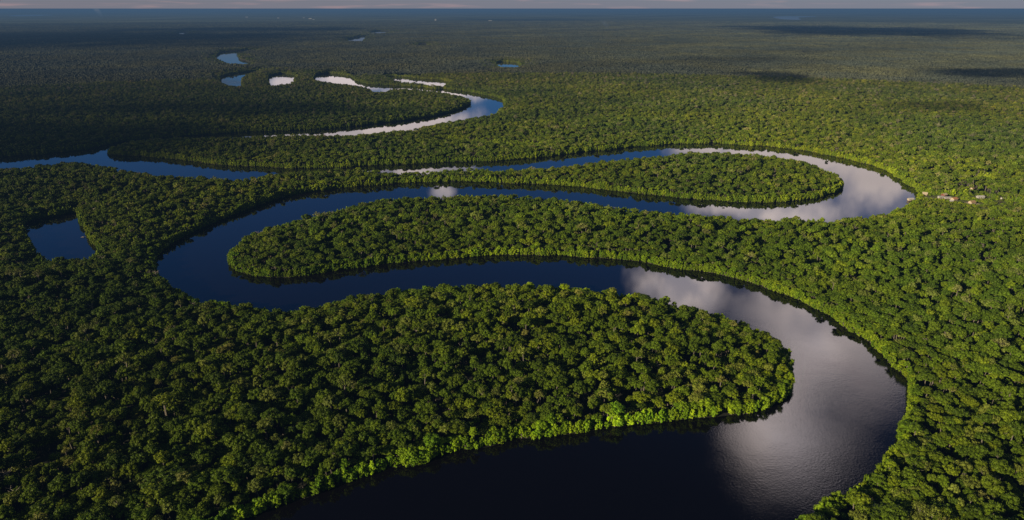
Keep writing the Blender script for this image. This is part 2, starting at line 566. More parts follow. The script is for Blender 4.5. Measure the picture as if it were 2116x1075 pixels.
# kind: radius, half height of crown, crown centre height, number of lobes, lobe radius, leaf density, core scale
KINDS = {
    'round': (4.4, 3.2, 12.5, 24, (0.9, 1.9), 1.0, 0.80),
    'broad': (6.4, 2.4, 16.0, 32, (0.9, 2.0), 1.0, 0.78),
    'tall': (3.1, 4.6, 12.6, 22, (0.8, 1.7), 1.0, 0.80),
    'lumpy': (5.2, 3.3, 12.8, 20, (1.1, 2.5), 1.0, 0.82),
    'sparse': (5.2, 3.2, 15.5, 13, (1.1, 1.8), 0.75, 0.45),
    'shrub': (3.0, 4.0, 3.6, 18, (0.8, 1.7), 1.0, 0.82),
}


def build_tree(kind, seed, leaf=0.75, dens=1.0, sub=1):
    r = np.random.default_rng(seed)
    R, Hh, cz, nl, lr, ld, core = KINDS[kind]
    R *= r.uniform(0.88, 1.14)
    Hh *= r.uniform(0.85, 1.15)
    cz *= r.uniform(0.9, 1.1)
    lobes = []
    tries = 0
    while len(lobes) < nl and tries < 900:
        tries += 1
        u = r.normal(size=3)
        u /= np.linalg.norm(u)
        if kind != 'shrub' and u[2] < -0.35:
            continue
        k = r.uniform(0.45, 0.86)
        rad = r.uniform(*lr)
        c = np.array((u[0] * R * k, u[1] * R * k, cz + u[2] * Hh * k))
        if all(np.linalg.norm((c - q[0])) > 0.62 * (rad + q[1]) for q in lobes):
            lobes.append((c, rad, r.uniform(0.65, 0.95)))
    cv, cf = [], []
    IV, IF = ICO2 if sub == 2 else ICO1
    for c, rad, fl in lobes:
        b = len(cv)
        jit = 1 + r.normal(size=len(IV)) * 0.10
        for q, j in zip(IV, jit):
            cv.append(c + q * rad * core * j * np.array((1, 1, fl)))
        cf += [tuple(i + b for i in f) for f in IF]
        n = int(dens * ld * 4 * math.pi * rad * rad / (leaf * leaf) * 0.62)
        U = r.normal(size=(n, 3))
        U /= np.linalg.norm(U, axis=1)[:, None]
        U[:, 2] = np.where(U[:, 2] < -0.5, -U[:, 2], U[:, 2])
        for u in U:
            p = c + u * rad * r.uniform(0.80, 1.13) * np.array((1, 1, fl))
            nn = u + r.normal(size=3) * 0.45
            nn /= np.linalg.norm(nn)
            a = np.cross(nn, r.normal(size=3))
            a /= np.linalg.norm(a) + 1e-9
            bb = np.cross(nn, a)
            s1 = leaf * r.uniform(0.5, 1.0) * 0.62
            s2 = leaf * r.uniform(0.5, 1.0) * 0.62
            b = len(cv)
            cv += [p - a * s1 - bb * s2 * 0.4, p + a * s1 * 0.5 - bb * s2, p + a * s1 + bb * s2 * 0.5, p - a * s1 * 0.4 + bb * s2]
            cf.append((b, b + 1, b + 2, b + 3))
    tv, tf = [], []
    tr = 0.32 if kind not in ('broad', 'sparse') else 0.42
    fork = cz - Hh * 0.7 if kind != 'shrub' else 1.2
    lean = r.normal(size=2) * 0.35
    top = np.array((lean[0], lean[1], fork))
    tube(tv, tf, [(0, 0, -0.8), (lean[0] * .4, lean[1] * .4, fork * 0.5), top], [tr * 1.5, tr * 1.1, tr * 0.9], 6)
    for i in r.permutation(len(lobes))[:6]:
        c = lobes[i][0]
        mid = top * 0.5 + c * 0.5 + np.array((0, 0, 0.3))
        tube(tv, tf, [top - np.array((0, 0, .3)), mid, c], [tr * .6, tr * .4, tr * .15], 5)
    return cv, cf, tv, tf


def build_snag(seed):
    r = np.random.default_rng(seed)
    tv, tf = [], []
    h = r.uniform(14, 18)
    top = np.array((r.normal() * .6, r.normal() * .6, h))
    tube(tv, tf, [(0, 0, -0.8), top * 0.5, top], [0.42, 0.34, 0.22], 6)
    for k in range(9):
        a = r.uniform(0, 6.28)
        z0 = h * r.uniform(0.6, 0.98)
        L = r.uniform(2.2, 4.5)
        p0 = top * (z0 / h)
        p1 = p0 + np.array((math.cos(a) * L * .6, math.sin(a) * L * .6, L * .35))
        p2 = p0 + np.array((math.cos(a + .3) * L, math.sin(a + .3) * L, L * r.uniform(.5, 1.0)))
        tube(tv, tf, [p0, p1, p2], [0.17, 0.12, 0.06], 5)
        p3 = p1 + np.array((math.cos(a - 1) * L * .4, math.sin(a - 1) * L * .4, L * .5))
        tube(tv, tf, [p1, p3], [0.10, 0.05], 4)
    return tv, tf


def build_palm(seed):
    r = np.random.default_rng(seed)
    cv, cf, tv, tf = [], [], [], []
    h = r.uniform(13, 17)
    tube(tv, tf, [(0, 0, -0.8), (0.2, 0.1, h * .5), (0.1, 0.3, h)], [0.24, 0.18, 0.15], 6)
    for k in range(14):
        a = 6.283 * k / 14 + r.normal() * .1
        e = r.uniform(0.1, 0.9)
        L = r.uniform(2.6, 3.6)
        pts = []
        for s in np.linspace(0, 1, 6):
            pts.append(np.array((0.1 + math.cos(a) * L * s, 0.3 + math.sin(a) * L * s, h + L * s * e - L * 1.1 * s * s)))
        side = np.array((-math.sin(a), math.cos(a), 0))
        b = len(cv)
        for i, p in enumerate(pts):
            wd = 0.62 * math.sin(math.pi * (0.12 + 0.85 * i / 5))
            cv += [p + side * wd + np.array((0, 0, -wd * .6)), p, p - side * wd + np.array((0, 0, -wd * .6))]
        for i in range(5):
            q = b + i * 3
            cf += [(q, q + 3, q + 4, q + 1), (q + 1, q + 4, q + 5, q + 2)]
    return cv, cf, tv, tf


def np_mesh(name, V, Fc, mats, midx=None):
    me = D.meshes.new(name)
    me.from_pydata([tuple(v) for v in V], [], Fc)
    for m_ in mats:
        me.materials.append(m_)
    if midx is not None:
        me.polygons.foreach_set('material_index', midx)
    me.update()
    return me


def joined(name, cv, cf, tv, tf, barkmat=None):
    n = len(cv)
    V = list(cv) + list(tv)
    Fc = list(cf) + [tuple(i + n for i in f) for f in tf]
    return np_mesh(name, V, Fc, [M_FOL, barkmat or M_BARK], [0] * len(cf) + [1] * len(tf))


SPECS = [('round', 3), ('broad', 3), ('tall', 2), ('lumpy', 3), ('sparse', 2), ('shrub', 3)]
near_coll = D.collections.new('tree_shapes')
PROTO = []            # (kind, crown mesh, trunk mesh)
idx_of = {}
allobj = []


def add_proto(me):
    o = D.objects.new('tree_shape_%03d' % len(allobj), me)
    near_coll.objects.link(o)
    allobj.append(o)
    return len(allobj) - 1


for kind, n in SPECS:
    for v in range(n):
        cv, cf, tv, tf = build_tree(kind, 100 + len(PROTO), 0.70, 1.0, 1)
        idx_of.setdefault((kind, 0), []).append(add_proto(joined('tree', cv, cf, tv, tf)))
        PROTO.append((kind, np_mesh('crown', cv, cf, [M_FOL]), np_mesh('trunk', tv, tf, [M_BARK])))
for v in range(2):
    tv, tf = build_snag(300 + v)
    idx_of.setdefault(('snag', 0), []).append(add_proto(joined('tree', [], [], tv, tf, M_SNAG)))
    PROTO.append(('snag', None, np_mesh('trunk', tv, tf, [M_SNAG])))
    cv, cf, tv, tf = build_palm(320 + v)
    idx_of.setdefault(('palm', 0), []).append(add_proto(joined('tree', cv, cf, tv, tf)))
    PROTO.append(('palm', np_mesh('crown', cv, cf, [M_FOL]), np_mesh('trunk', tv, tf, [M_BARK])))
for kind, n in SPECS:       # lighter copies for the middle distance
    for v in range(n):
        cv, cf, tv, tf = build_tree(kind, 500 + len(allobj), 1.25, 0.9, 1)
        idx_of.setdefault((kind, 1), []).append(add_proto(joined('tree', cv, cf, tv, tf)))
idx_of[('snag', 1)] = idx_of[('snag', 0)]
idx_of[('palm', 1)] = idx_of[('palm', 0)]


def build_patch(seed, size, ntree, grow=1.0):
    """a piece of closed canopy for the far distance: many low crowns on a dark skirt"""
    r = np.random.default_rng(seed)
    V, Fc = [], []
    IV, IF = ICO1
    for k in range(ntree):
        x, y = r.uniform(-size / 2, size / 2, 2)
        R = r.uniform(2.6, 5.6) * grow
        h = r.uniform(9, 18)
        if r.random() < 0.06:
            h += 4
        for q in range(3):
            b = len(V)
            c = np.array((x + r.normal() * R * .4, y + r.normal() * R * .4, h + r.normal() * .8))
            s = R * r.uniform(0.5, 0.75)
            jit = 1 + r.normal(size=len(IV)) * 0.22
            for p, j in zip(IV, jit):
                V.append(c + p * s * j * np.array((1, 1, 0.8)))
            Fc += [tuple(i + b for i in f) for f in IF]
    return np_mesh('canopy', V, Fc, [M_FOL])


PATCH1 = [add_proto(build_patch(700 + i, 56, 78)) for i in range(4)]
PATCH2 = [add_proto(build_patch(720 + i, 130, 190, 1.5)) for i in range(4)]

# ------------------------------------------------------------------ where the trees stand
AZ_LIM = math.radians(46)
VILLAGE = [  # clearings: (px, py, half width m, half depth m)
    (1946, 409, 34, 17), (1920, 408, 26, 7), (1971, 415, 18, 14), (2008, 420, 20, 16), (2026, 409, 20, 14), (2008, 393, 11, 10), (2030, 372, 14, 14),
    (2066, 418, 12, 12), (1884, 413, 8, 9), (1908, 403, 8, 9),
]
CLEAR = [(ground(a, b) + (c, d_)) for a, b, c, d_ in VILLAGE]


def in_clear(P, k=1.0):
    m_ = np.zeros(len(P), bool)
    for x, y, a, b in CLEAR:
        m_ |= ((P[:, 0] - x) / (a * k))**2 + ((P[:, 1] - y) / (b * k))**2 < 1
    return m_


def fan_grid(step, r0, r1, jitter=0.42):
    xs = np.arange(-r1, r1, step)
    ys = np.arange(0, r1, step)
    gx, gy = np.meshgrid(xs, ys)
    gx = gx + (np.arange(gx.shape[0]) % 2)[:, None] * step * .5
    P = np.stack([gx.ravel(), gy.ravel()], 1)
    P += rng.uniform(-jitter, jitter, P.shape) * step
    r = np.hypot(P[:, 0], P[:, 1])
    a = np.abs(np.arctan2(P[:, 0], P[:, 1]))
    lim = AZ_LIM + np.clip(80.0 / np.maximum(r, 1), 0, .5)
    return P[(r > r0) & (r < r1) & (a < lim)]


R_NEAR, R_MID, R_P1, R_P2 = 950.0, 3300.0, 7200.0, 17000.0
P = fan_grid(5.3, 190.0, R_MID)
sd = seg_info(P)
keep = (sd > 2.2) & ~in_clear(P)
P, sd = P[keep], sd[keep]
# single trees round the far lakes
for B in BODIES[2:]:
    c = B.mean(0)
    if np.hypot(*c) < R_MID - 200:
        continue
    if np.hypot(*c) > 12000:
        continue
    lo, hi = B.min(0) - 110, B.max(0) + 110
    gx, gy = np.meshgrid(np.arange(lo[0], hi[0], 7.5), np.arange(lo[1], hi[1], 7.5))
    Q = np.stack([gx.ravel(), gy.ravel()], 1) + rng.uniform(-3, 3, (gx.size, 2))
    Q = Q[np.hypot(Q[:, 0], Q[:, 1]) >= R_MID]
    if len(Q):
        s = seg_info(Q)
        k = (s > 2.5) & (s < 95)
        P = np.concatenate([P, Q[k]])
        sd = np.concatenate([sd, s[k]])
def lumps(P, scale, seed):
    r = np.random.default_rng(seed)
    v = np.zeros(len(P))
    for k in range(9):
        th, ph, f = r.uniform(0, 6.283), r.uniform(0, 6.283), r.uniform(0.7, 1.6)
        v += np.sin((P[:, 0] * math.cos(th) + P[:, 1] * math.sin(th)) / scale * f * 6.283 + ph)
    return v / 2.1


gap = (lumps(P, 34.0, 51) + 0.5 * lumps(P, 140.0, 52) > 1.75) & (sd > 14)      # fallen-tree gaps
P, sd = P[~gap], sd[~gap]
# bank rows: low growth leaning over the water
rows, rsd = [], []
for B in BODIES:
    d = np.roll(B, -1, 0) - B
    for off, stp in ((0.3, 3.4), (2.6, 3.8)):
        for i in range(len(B)):
            L = np.linalg.norm(d[i])
            if np.hypot(*B[i]) > R_MID * 1.3:
                continue
            for s in np.arange(rng.uniform(0, stp), L, stp):
                p = B[i] + d[i] / L * s
                n_ = np.array((-d[i][1], d[i][0])) / L
                rows.append((p[0], p[1], n_[0], n_[1], off))
rows = np.array(rows)
test = rows[:, :2] + rows[:, 2:4] * 1.5
side = np.where(seg_info(test) > 0, 1.0, -1.0)
RP = rows[:, :2] + rows[:, 2:4] * (side * (rows[:, 4] + rng.uniform(-0.4, 1.6, len(rows))))[:, None]
ra = np.abs(np.arctan2(RP[:, 0], RP[:, 1]))
ok = (rng.random(len(RP)) > 0.14) & (ra < AZ_LIM + 0.05) & (RP[:, 1] > 190) & ~in_clear(RP, 0.9)
RP = RP[ok]

CE = []
for cx_, cy__, ca, cb in CLEAR:
    for q_ in range(int((ca + cb) * 1.3)):
        th = rng.uniform(0, 6.283)
        kk = rng.uniform(0.98, 1.35)
        CE.append((cx_ + ca * kk * math.cos(th), cy__ + cb * kk * math.sin(th)))
vc_ = ground(1975, 428)
for q_ in range(900):
    th = rng.uniform(0, 6.283)
    kk = rng.uniform(0.93, 1.2)
    CE.append((vc_[0] + 125 * kk * math.cos(th), vc_[1] + 75 * kk * math.sin(th)))
CE = np.array(CE)
CE = CE[~in_clear(CE, 0.97)]
CE = CE[seg_info(CE) > 1.5]
RP = np.concatenate([RP, CE])
N1, N2 = len(P), len(RP)
ALL = np.concatenate([P, RP])
SD = np.concatenate([sd, np.full(N2, 1.0)])
NT_ = len(ALL)
bank = np.concatenate([np.zeros(N1, bool), np.ones(N2, bool)])
dist = np.hypot(ALL[:, 0], ALL[:, 1])


def fbm(P, scale, seed):
    r = np.random.default_rng(seed)
    v = np.zeros(len(P))
    a = 1.0
    for o_ in range(4):
        for k in range(3):
            th = r.uniform(0, 6.283)
            ph = r.uniform(0, 6.283)
            v += a * np.sin((P[:, 0] * math.cos(th) + P[:, 1] * math.sin(th)) / scale * (2 ** o_) * r.uniform(.7, 1.3) * 6.283 + ph)
        a *= 0.6
    return v / 3.2


clump = fbm(ALL, 260.0, 5)
clump2 = fbm(ALL, 900.0, 6)
u = rng.random(NT_)
kinds = np.full(NT_, 'round', dtype='<U8')
kinds[u > 0.30] = 'lumpy'
kinds[u > 0.54] = 'tall'
kinds[u > 0.74] = 'broad'
kinds[u > 0.90] = 'sparse'
kinds[u > 0.968] = 'palm'
kinds[u > 0.994] = 'snag'
low = (SD < 7) & ~bank
kinds[low & (u > 0.6) & (u < 0.968)] = 'tall'
kinds[low & (u < 0.25)] = 'shrub'
kinds[(SD < 17) & ((kinds == 'broad') | (kinds == 'sparse'))] = 'lumpy'
kinds[bank] = 'shrub'
lod = (dist > R_NEAR).astype(int)
idx = np.zeros(NT_, int)
for (kd, l_), lst in idx_of.items():
    s = np.where((kinds == kd) & (lod == l_))[0]
    idx[s] = np.array(lst)[rng.integers(0, len(lst), len(s))]
grow = np.clip(0.62 + 0.40 * np.clip(SD / 26.0, 0, 1), 0, 1.02)
sz = 0.97 * np.exp(rng.normal(0, 0.25, NT_)) * (1.0 + 0.08 * clump)
scl = np.stack([sz * rng.uniform(0.9, 1.12, NT_), sz * rng.uniform(0.9, 1.12, NT_), sz * grow * rng.uniform(0.62, 1.26, NT_)], 1)
scl *= np.array((0.79, 0.79, 0.86))
scl[:, 2] *= (1 + 0.13 * fbm(ALL, 38.0, 77) + 0.06 * fbm(ALL, 130.0, 78))
scl[bank] = (np.stack([rng.uniform(0.6, 1.25, N2), rng.uniform(0.6, 1.25, N2), rng.uniform(0.55, 1.5, N2)], 1) * np.exp(0.28 * fbm(RP, 55.0, 31))[:, None] * np.array((1.0, 1.0, 1.12)))
emerg = (kinds == 'broad') & (rng.random(NT_) < 0.25) & (SD > 40)
scl[emerg] *= 1.2
scl[:, 2] = np.minimum(scl[:, 2], np.where(bank, 1.5, np.where(SD < 30, 0.98, np.where(SD < 60, 1.12, 1.40))))
thin = (kinds == 'palm') | (kinds == 'snag')
scl[thin, 2] = np.minimum(scl[thin, 2], 0.88)
br = kinds == 'broad'
scl[br, 2] = np.minimum(scl[br, 2], np.where(SD[br] < 45, 0.84, 1.10))
rot = np.stack([rng.normal(0, 0.05, NT_), rng.normal(0, 0.05, NT_), rng.uniform(0, 6.283, NT_)], 1)

PAL = np.array([
    (0.026, 0.043, 0.010), (0.036, 0.056, 0.010), (0.050, 0.072, 0.010), (0.062, 0.080, 0.012),
    (0.085, 0.100, 0.012), (0.092, 0.098, 0.050), (0.110, 0.120, 0.014), (0.125, 0.110, 0.090)])
PNAME = ['dark green', 'deep green', 'mid green', 'olive green', 'yellow green', 'grey green', 'bright yellow green', 'pinkish brown']
wts = np.array([0.17, 0.22, 0.22, 0.15, 0.09, 0.10, 0.03, 0.02])
t_ = np.clip(rng.random(NT_) * 0.86 + 0.07 + 0.06 * clump + 0.03 * clump2, 0, 0.999)
pi_ = np.searchsorted(np.cumsum(wts), t_)
pi_ = np.clip(pi_, 0, 7)
pi_[bank] = rng.choice([1, 2, 3, 3, 4, 6, 4], N2)
pi_[low] = rng.choice([2, 3, 4, 1, 4], low.sum())
pi_[(kinds == 'sparse')] = rng.choice([5, 5, 3, 7, 4], (kinds == 'sparse').sum())
bright = np.exp(-(((ALL[:, 0] - 900) / 1100)**2 + ((ALL[:, 1] - 1300) / 1500)**2))  # extra light on the right-hand forest, painted into the leaf tint
left_shade = np.clip(-ALL[:, 0] / np.maximum(ALL[:, 1], 300), 0, 0.7)  # shade growing towards the left, painted into the leaf tint
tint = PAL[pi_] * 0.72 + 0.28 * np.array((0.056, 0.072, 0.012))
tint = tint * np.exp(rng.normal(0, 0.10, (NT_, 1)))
tint = tint * (1.95 + 1.15 * bright - 0.90 * left_shade)[:, None] * np.array((1.02, 1.08, 0.38))
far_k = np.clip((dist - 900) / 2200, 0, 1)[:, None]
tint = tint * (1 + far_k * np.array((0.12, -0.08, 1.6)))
edge_k = np.clip(1 - (dist - 620) / 350, 0, 1) * np.clip(1 - (ALL[:, 0] - 120) / 130, 0, 1)     # sunlight on the nearest bank, painted into its leaf tint
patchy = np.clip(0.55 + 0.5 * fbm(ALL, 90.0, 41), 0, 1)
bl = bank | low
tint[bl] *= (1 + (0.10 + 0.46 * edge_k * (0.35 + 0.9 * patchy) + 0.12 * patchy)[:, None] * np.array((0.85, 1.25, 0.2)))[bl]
tint *= np.exp(0.10 * clump + 0.10 * clump2)[:, None]
village_c = ground(1975, 428)
scrub = (((ALL[:, 0] - village_c[0]) / 125)**2 + ((ALL[:, 1] - village_c[1]) / 75)**2) < 1
for a_, b_ in ((2030, 377), (2008, 398)):
    c_ = ground(a_, b_)
    scrub |= (((ALL[:, 0] - c_[0]) / 22)**2 + ((ALL[:, 1] - c_[1]) / 38)**2) < 1
scrub_i = np.where(scrub)[0]
idx[scrub_i] = np.array(idx_of[('shrub', 1)])[rng.integers(0, 3, len(scrub_i))]
scl[scrub_i] = rng.uniform(0.35, 0.75, (len(scrub_i), 3)) * np.array((1.3, 1.3, 0.75))

# far canopy patches
Q1 = fan_grid(46.0, R_MID - 25, R_P1, 0.2)
s1 = seg_info(Q1)
Q1 = Q1[s1 > 45]
Q2 = fan_grid(105.0, R_P1 - 60, R_P2, 0.2)
s2 = seg_info(Q2)
Q2 = Q2[s2 > 70]
QF = np.concatenate([Q1, Q2])
QI = np.concatenate([np.array(PATCH1)[rng.integers(0, 4, len(Q1))], np.array(PATCH2)[rng.integers(0, 4, len(Q2))]])
cq = fbm(QF, 1500.0, 9)
qr = np.clip(QF[:, 0] / np.maximum(QF[:, 1], 1) + 0.5, 0, 1.2)[:, None]  # distant canopy lightens towards the right: light painted into its tint
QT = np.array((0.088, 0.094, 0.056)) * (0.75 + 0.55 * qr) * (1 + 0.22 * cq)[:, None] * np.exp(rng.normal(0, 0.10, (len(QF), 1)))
print('trees', N1, 'bank', N2, 'patches', len(Q1), len(Q2))

# the 300 trees that stand largest in the frame are things of their own
px, py, dep = project(ALL[:, 0], ALL[:, 1], 10.0 * scl[:, 2])
inframe = (px > 8) & (px < W0 - 8) & (py > 30) & (py < H0 - 12) & (dep > 0)
tall_enough = ~bank & (kinds != 'shrub')
cand = np.where(inframe & tall_enough)[0]
cand = cand[np.argsort(dep[cand])][:300]
single = np.zeros(NT_, bool)
single[cand] = True


# ------------------------------------------------------------------ instancing for the uncountable forest
def instancer(name, pts, index, rotation, scale, tints, label):
    me = D.meshes.new(name)
    me.vertices.add(len(pts))
    co = np.zeros((len(pts), 3), np.float32)
    co[:, :2] = pts
    me.vertices.foreach_set('co', co.ravel())
    a = me.attributes.new('idx', 'INT', 'POINT')
    a.data.foreach_set('value', index.astype(np.int32))
    a = me.attributes.new('rot', 'FLOAT_VECTOR', 'POINT')
    a.data.foreach_set('vector', rotation.astype(np.float32).ravel())
    a = me.attributes.new('scl', 'FLOAT_VECTOR', 'POINT')
    a.data.foreach_set('vector', scale.astype(np.float32).ravel())
    a = me.attributes.new('tint', 'FLOAT_COLOR', 'POINT')
    c = np.ones((len(pts), 4), np.float32)
    c[:, :3] = tints
    a.data.foreach_set('color', c.ravel())
    o = D.objects.new(name, me)
    COL.objects.link(o)
    ng = D.node_groups.new(name, 'GeometryNodeTree')
    ng.interface.new_socket('Geometry', in_out='INPUT', socket_type='NodeSocketGeometry')
    ng.interface.new_socket('Geometry', in_out='OUTPUT', socket_type='NodeSocketGeometry')
    N = ng.nodes
    gi, go = N.new('NodeGroupInput'), N.new('NodeGroupOutput')
    ci = N.new('GeometryNodeCollectionInfo')
    ci.inputs['Collection'].default_value = near_coll
    ci.inputs['Separate Children'].default_value = True
    ci.inputs['Reset Children'].default_value = True
    iop = N.new('GeometryNodeInstanceOnPoints')
    iop.inputs['Pick Instance'].default_value = True

    def na(nm, typ):
        n = N.new('GeometryNodeInputNamedAttribute')
        n.data_type = typ
        n.inputs['Name'].default_value = nm
        return [q for q in n.outputs if q.enabled][0]
    L = ng.links
    L.new(gi.outputs[0], iop.inputs['Points'])
    L.new(ci.outputs[0], iop.inputs['Instance'])
    L.new(na('idx', 'INT'), iop.inputs['Instance Index'])
    e2r = N.new('FunctionNodeEulerToRotation')
    L.new(na('rot', 'FLOAT_VECTOR'), e2r.inputs[0])
    L.new(e2r.outputs[0], iop.inputs['Rotation'])
    L.new(na('scl', 'FLOAT_VECTOR'), iop.inputs['Scale'])
    L.new(iop.outputs[0], go.inputs[0])
    md = o.modifiers.new('forest', 'NODES')
    md.node_group = ng
    tag(o, label, 'forest', kind='stuff')
    return o


rest = ~single
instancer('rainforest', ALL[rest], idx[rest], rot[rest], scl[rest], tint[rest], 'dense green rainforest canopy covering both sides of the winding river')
nf = len(QF)
instancer('distant_rainforest', QF, QI, np.stack([np.zeros(nf), np.zeros(nf), rng.integers(0, 4, nf) * math.pi / 2], 1),
          np.stack([np.ones(nf), np.ones(nf), rng.uniform(0.85, 1.15, nf)], 1), QT, 'hazy blue green rainforest stretching flat towards the horizon')
fc = polar_sheet('horizon_rainforest', [16800, 19000, 22000, 27000, 35000, 50000, 80000, 125000], 96, 13.0, canopy_sheet_material())
tag(fc, 'flat blue hazy forest along the horizon', 'forest', kind='stuff')

# individual trees
TREEWORD = {'round': 'round crowned tree', 'broad': 'broad crowned tree', 'tall': 'narrow crowned tree', 'lumpy': 'lumpy crowned tree',
            'sparse': 'thin crowned tree', 'palm': 'palm tree', 'snag': 'bare dead tree'}
NAME = {'palm': 'palm_tree', 'snag': 'dead_tree'}
proto_of_idx = {}
for q, (kd, cm, tm) in enumerate(PROTO):
    proto_of_idx[q] = (kd, cm, tm)
cells = {}
for i in cand:
    kd = kinds[i]
    word = ('' if kd == 'snag' else PNAME[pi_[i]] + ' ') + TREEWORD[kd]
    x, y = px[i], py[i]
    if x > 1400:
        if SD[i] < 16:
            zone = 'on the lower right shore'
        else:
            zone = 'in the lower right corner' if y > 1000 else 'right of the river bend'
        sub = ''
    else:
        if SD[i] < 14:
            zone = 'on the near bottom riverbank'
        elif x < 130:
            zone = 'in the bottom left corner'
        elif x < 260:
            zone = 'just right of bottom left corner'
        elif x < 400:
            zone = 'in the bottom left forest interior'
        else:
            zone = 'behind the bottom left riverbank'
    cells.setdefault((word, zone), []).append(i)
ORD = ['first', 'second', 'third', 'fourth', 'fifth', 'sixth', 'seventh', 'eighth', 'ninth', 'tenth', 'eleventh', 'twelfth']
for (word, zone), lst in cells.items():
    lst.sort(key=lambda i: px[i])
    for n_, i in enumerate(lst):
        kd, cm, tm = proto_of_idx[int(idx[i])]
        root = empty(NAME.get(kd, 'rainforest_tree'), (ALL[i, 0], ALL[i, 1], 0))
        root.rotation_euler = tuple(rot[i])
        root.scale = tuple(scl[i])
        t = D.objects.new('trunk', tm)
        COL.objects.link(t)
        t.parent = root
        if cm:
            c = D.objects.new('crown', cm)
            COL.objects.link(c)
            c.parent = root
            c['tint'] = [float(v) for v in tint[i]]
        if len(lst) == 1:
            lab = 'only %s %s' % (word, zone)
        elif len(lst) == 2:
            lab = '%s of two, %s %s' % (('left', 'right')[n_], word, zone)
        else:
            lab = '%s from left, %s %s' % (ORD[n_] if n_ < 12 else 'far right', word, zone)
        tag(root, lab, {'palm': 'palm tree', 'snag': 'dead tree'}.get(kd, 'tree'), 'nearest trees of the rainforest')

# ------------------------------------------------------------------ haze and clouds
hm, t, o = new_mat('valley_haze')
ab = t.node('ShaderNodeVolumeAbsorption')
SIG = 5.8e-5
ab.inputs['Density'].default_value = SIG
ab.inputs['Color'].default_value = (0, 0, 0, 1)
em = t.node('ShaderNodeEmission')
em.inputs[0].default_value = (0.050 * SIG * 1e4, 0.098 * SIG * 1e4, 0.170 * SIG * 1e4, 1)
em.inputs[1].default_value = 1e-4
ad = t.node('ShaderNodeAddShader')
t.l.new(ab.outputs[0], ad.inputs[0])
t.l.new(em.outputs[0], ad.inputs[1])
t.l.new(ad.outputs[0], o.inputs['Volume'])
X, Y0, Y1 = 140000.0, -3000.0, 140000.0
zb, zt = -1.5, 240.0
vs = [(-X, Y0, zb), (X, Y0, zb), (X, Y1, zb), (-X, Y1, zb), (-X, Y0, zt), (X, Y0, zt), (X, Y1, zt), (-X, Y1, zt)]
fs = [(3, 2, 1, 0), (4, 5, 6, 7), (0, 1, 5, 4), (1, 2, 6, 5), (2, 3, 7, 6), (3, 0, 4, 7)]
hz_o = mesh_obj('haze', vs, fs, hm)
tag(hz_o, kind='structure')

cm_, t, o = new_mat('cloud_vapour')
tcd = t.node('ShaderNodeTexCoord')
geo = t.node('ShaderNodeNewGeometry')
oi = t.node('ShaderNodeObjectInfo')
q = t.xyz(tcd.outputs['Object'])
rr = t.m('SQRT', t.m('ADD', t.m('MULTIPLY', q[0], q[0]), t.m('MULTIPLY', q[1], q[1])))
nz = t.noise(geo.outputs['Position'], 0.0011, 5.0, 0.62)
nz2 = t.noise(geo.outputs['Position'], 0.0040, 4.0, 0.6)
rr = t.m('ADD', rr, t.m('MULTIPLY', t.m('SUBTRACT', nz.outputs['Fac'], 0.5), 1.3))
rr = t.m('ADD', rr, t.m('MULTIPLY', t.m('SUBTRACT', nz2.outputs['Fac'], 0.5), 0.5))
al = t.node('ShaderNodeAttribute', attribute_name='cover', attribute_type='OBJECT')
alpha = t.m('MULTIPLY', t.ramp(rr, 1.0, 0.40), al.outputs['Fac'])
df = t.node('ShaderNodeBsdfDiffuse')
df.inputs[0].default_value = (0.8, 0.8, 0.8, 1)
tl = t.node('ShaderNodeBsdfTranslucent')
tl.inputs[0].default_value = (0.8, 0.8, 0.8, 1)
m1 = t.node('ShaderNodeMixShader')
t.l.new(df.outputs[0], m1.inputs[1])
t.l.new(tl.outputs[0], m1.inputs[2])
m1.inputs[0].default_value = 0.3
tp = t.node('ShaderNodeBsdfTransparent')
m2 = t.node('ShaderNodeMixShader')
t.l.new(alpha, m2.inputs[0])
t.l.new(tp.outputs[0], m2.inputs[1])
t.l.new(m1.outputs[0], m2.inputs[2])
t.l.new(m2.outputs[0], o.inputs[0])

CLOUD_Z = 1300.0


def cloud(px_, py_, half_w, half_d, cover, rz=0.0, alt=CLOUD_Z):
    off = np.array((S.x, S.y)) * (alt / S.z)
    gx, gy = ground(px_, py_)
    vs, fs = [], []
    n = 20
    for i in range(n + 1):
        for j in range(n + 1):
            a, b = -1.3 + 2.6 * i / n, -1.3 + 2.6 * j / n
            zz = 60.0 * max(0, 1 - a * a - b * b) * (0.6 + 0.4 * math.sin(a * 7 + b * 3) * math.cos(b * 6))
            vs.append((a, b, zz))
    for i in range(n):
        for j in range(n):
            q_ = i * (n + 1) + j
            fs.append((q_, q_ + n + 1, q_ + n + 2, q_ + 1))
    c = mesh_obj('cloud', vs, fs, cm_)
    c.location = (gx + off[0], gy + off[1], alt)
    c.scale = (half_w, half_d, 1)
    c.rotation_euler = (0, 0, rz)
    c['cover'] = cover
    tag(c, kind='structure')
    return c


# shadow centre in the picture, half extents in metres on the ground
cloud(60, 84, 4200, 3000, 1.0)
cloud(480, 64, 2600, 1500, 0.95, 0, 620.0)
cloud(1060, 42, 3000, 2500, 0.8, 0, 620.0)
cloud(1770, 66, 2200, 3300, 1.0, 0, 620.0)
cloud(1600, 166, 230, 330, 0.85)
cloud(2050, 157, 480, 330, 0.9)
cloud(1940, 233, 230, 180, 0.5)
cloud(1530, 128, 420, 260, 0.4)
cloud(20, 235, 1200, 1500, 0.5, 0.4)
cloud(430, 236, 700, 150, 0.65)
cloud(60, 300, 620, 360, 0.85)

# ------------------------------------------------------------------ the village and the small things
def wall_material(name, col):
    return plain_material(name, col, 0.85, 0.15, 0.9)


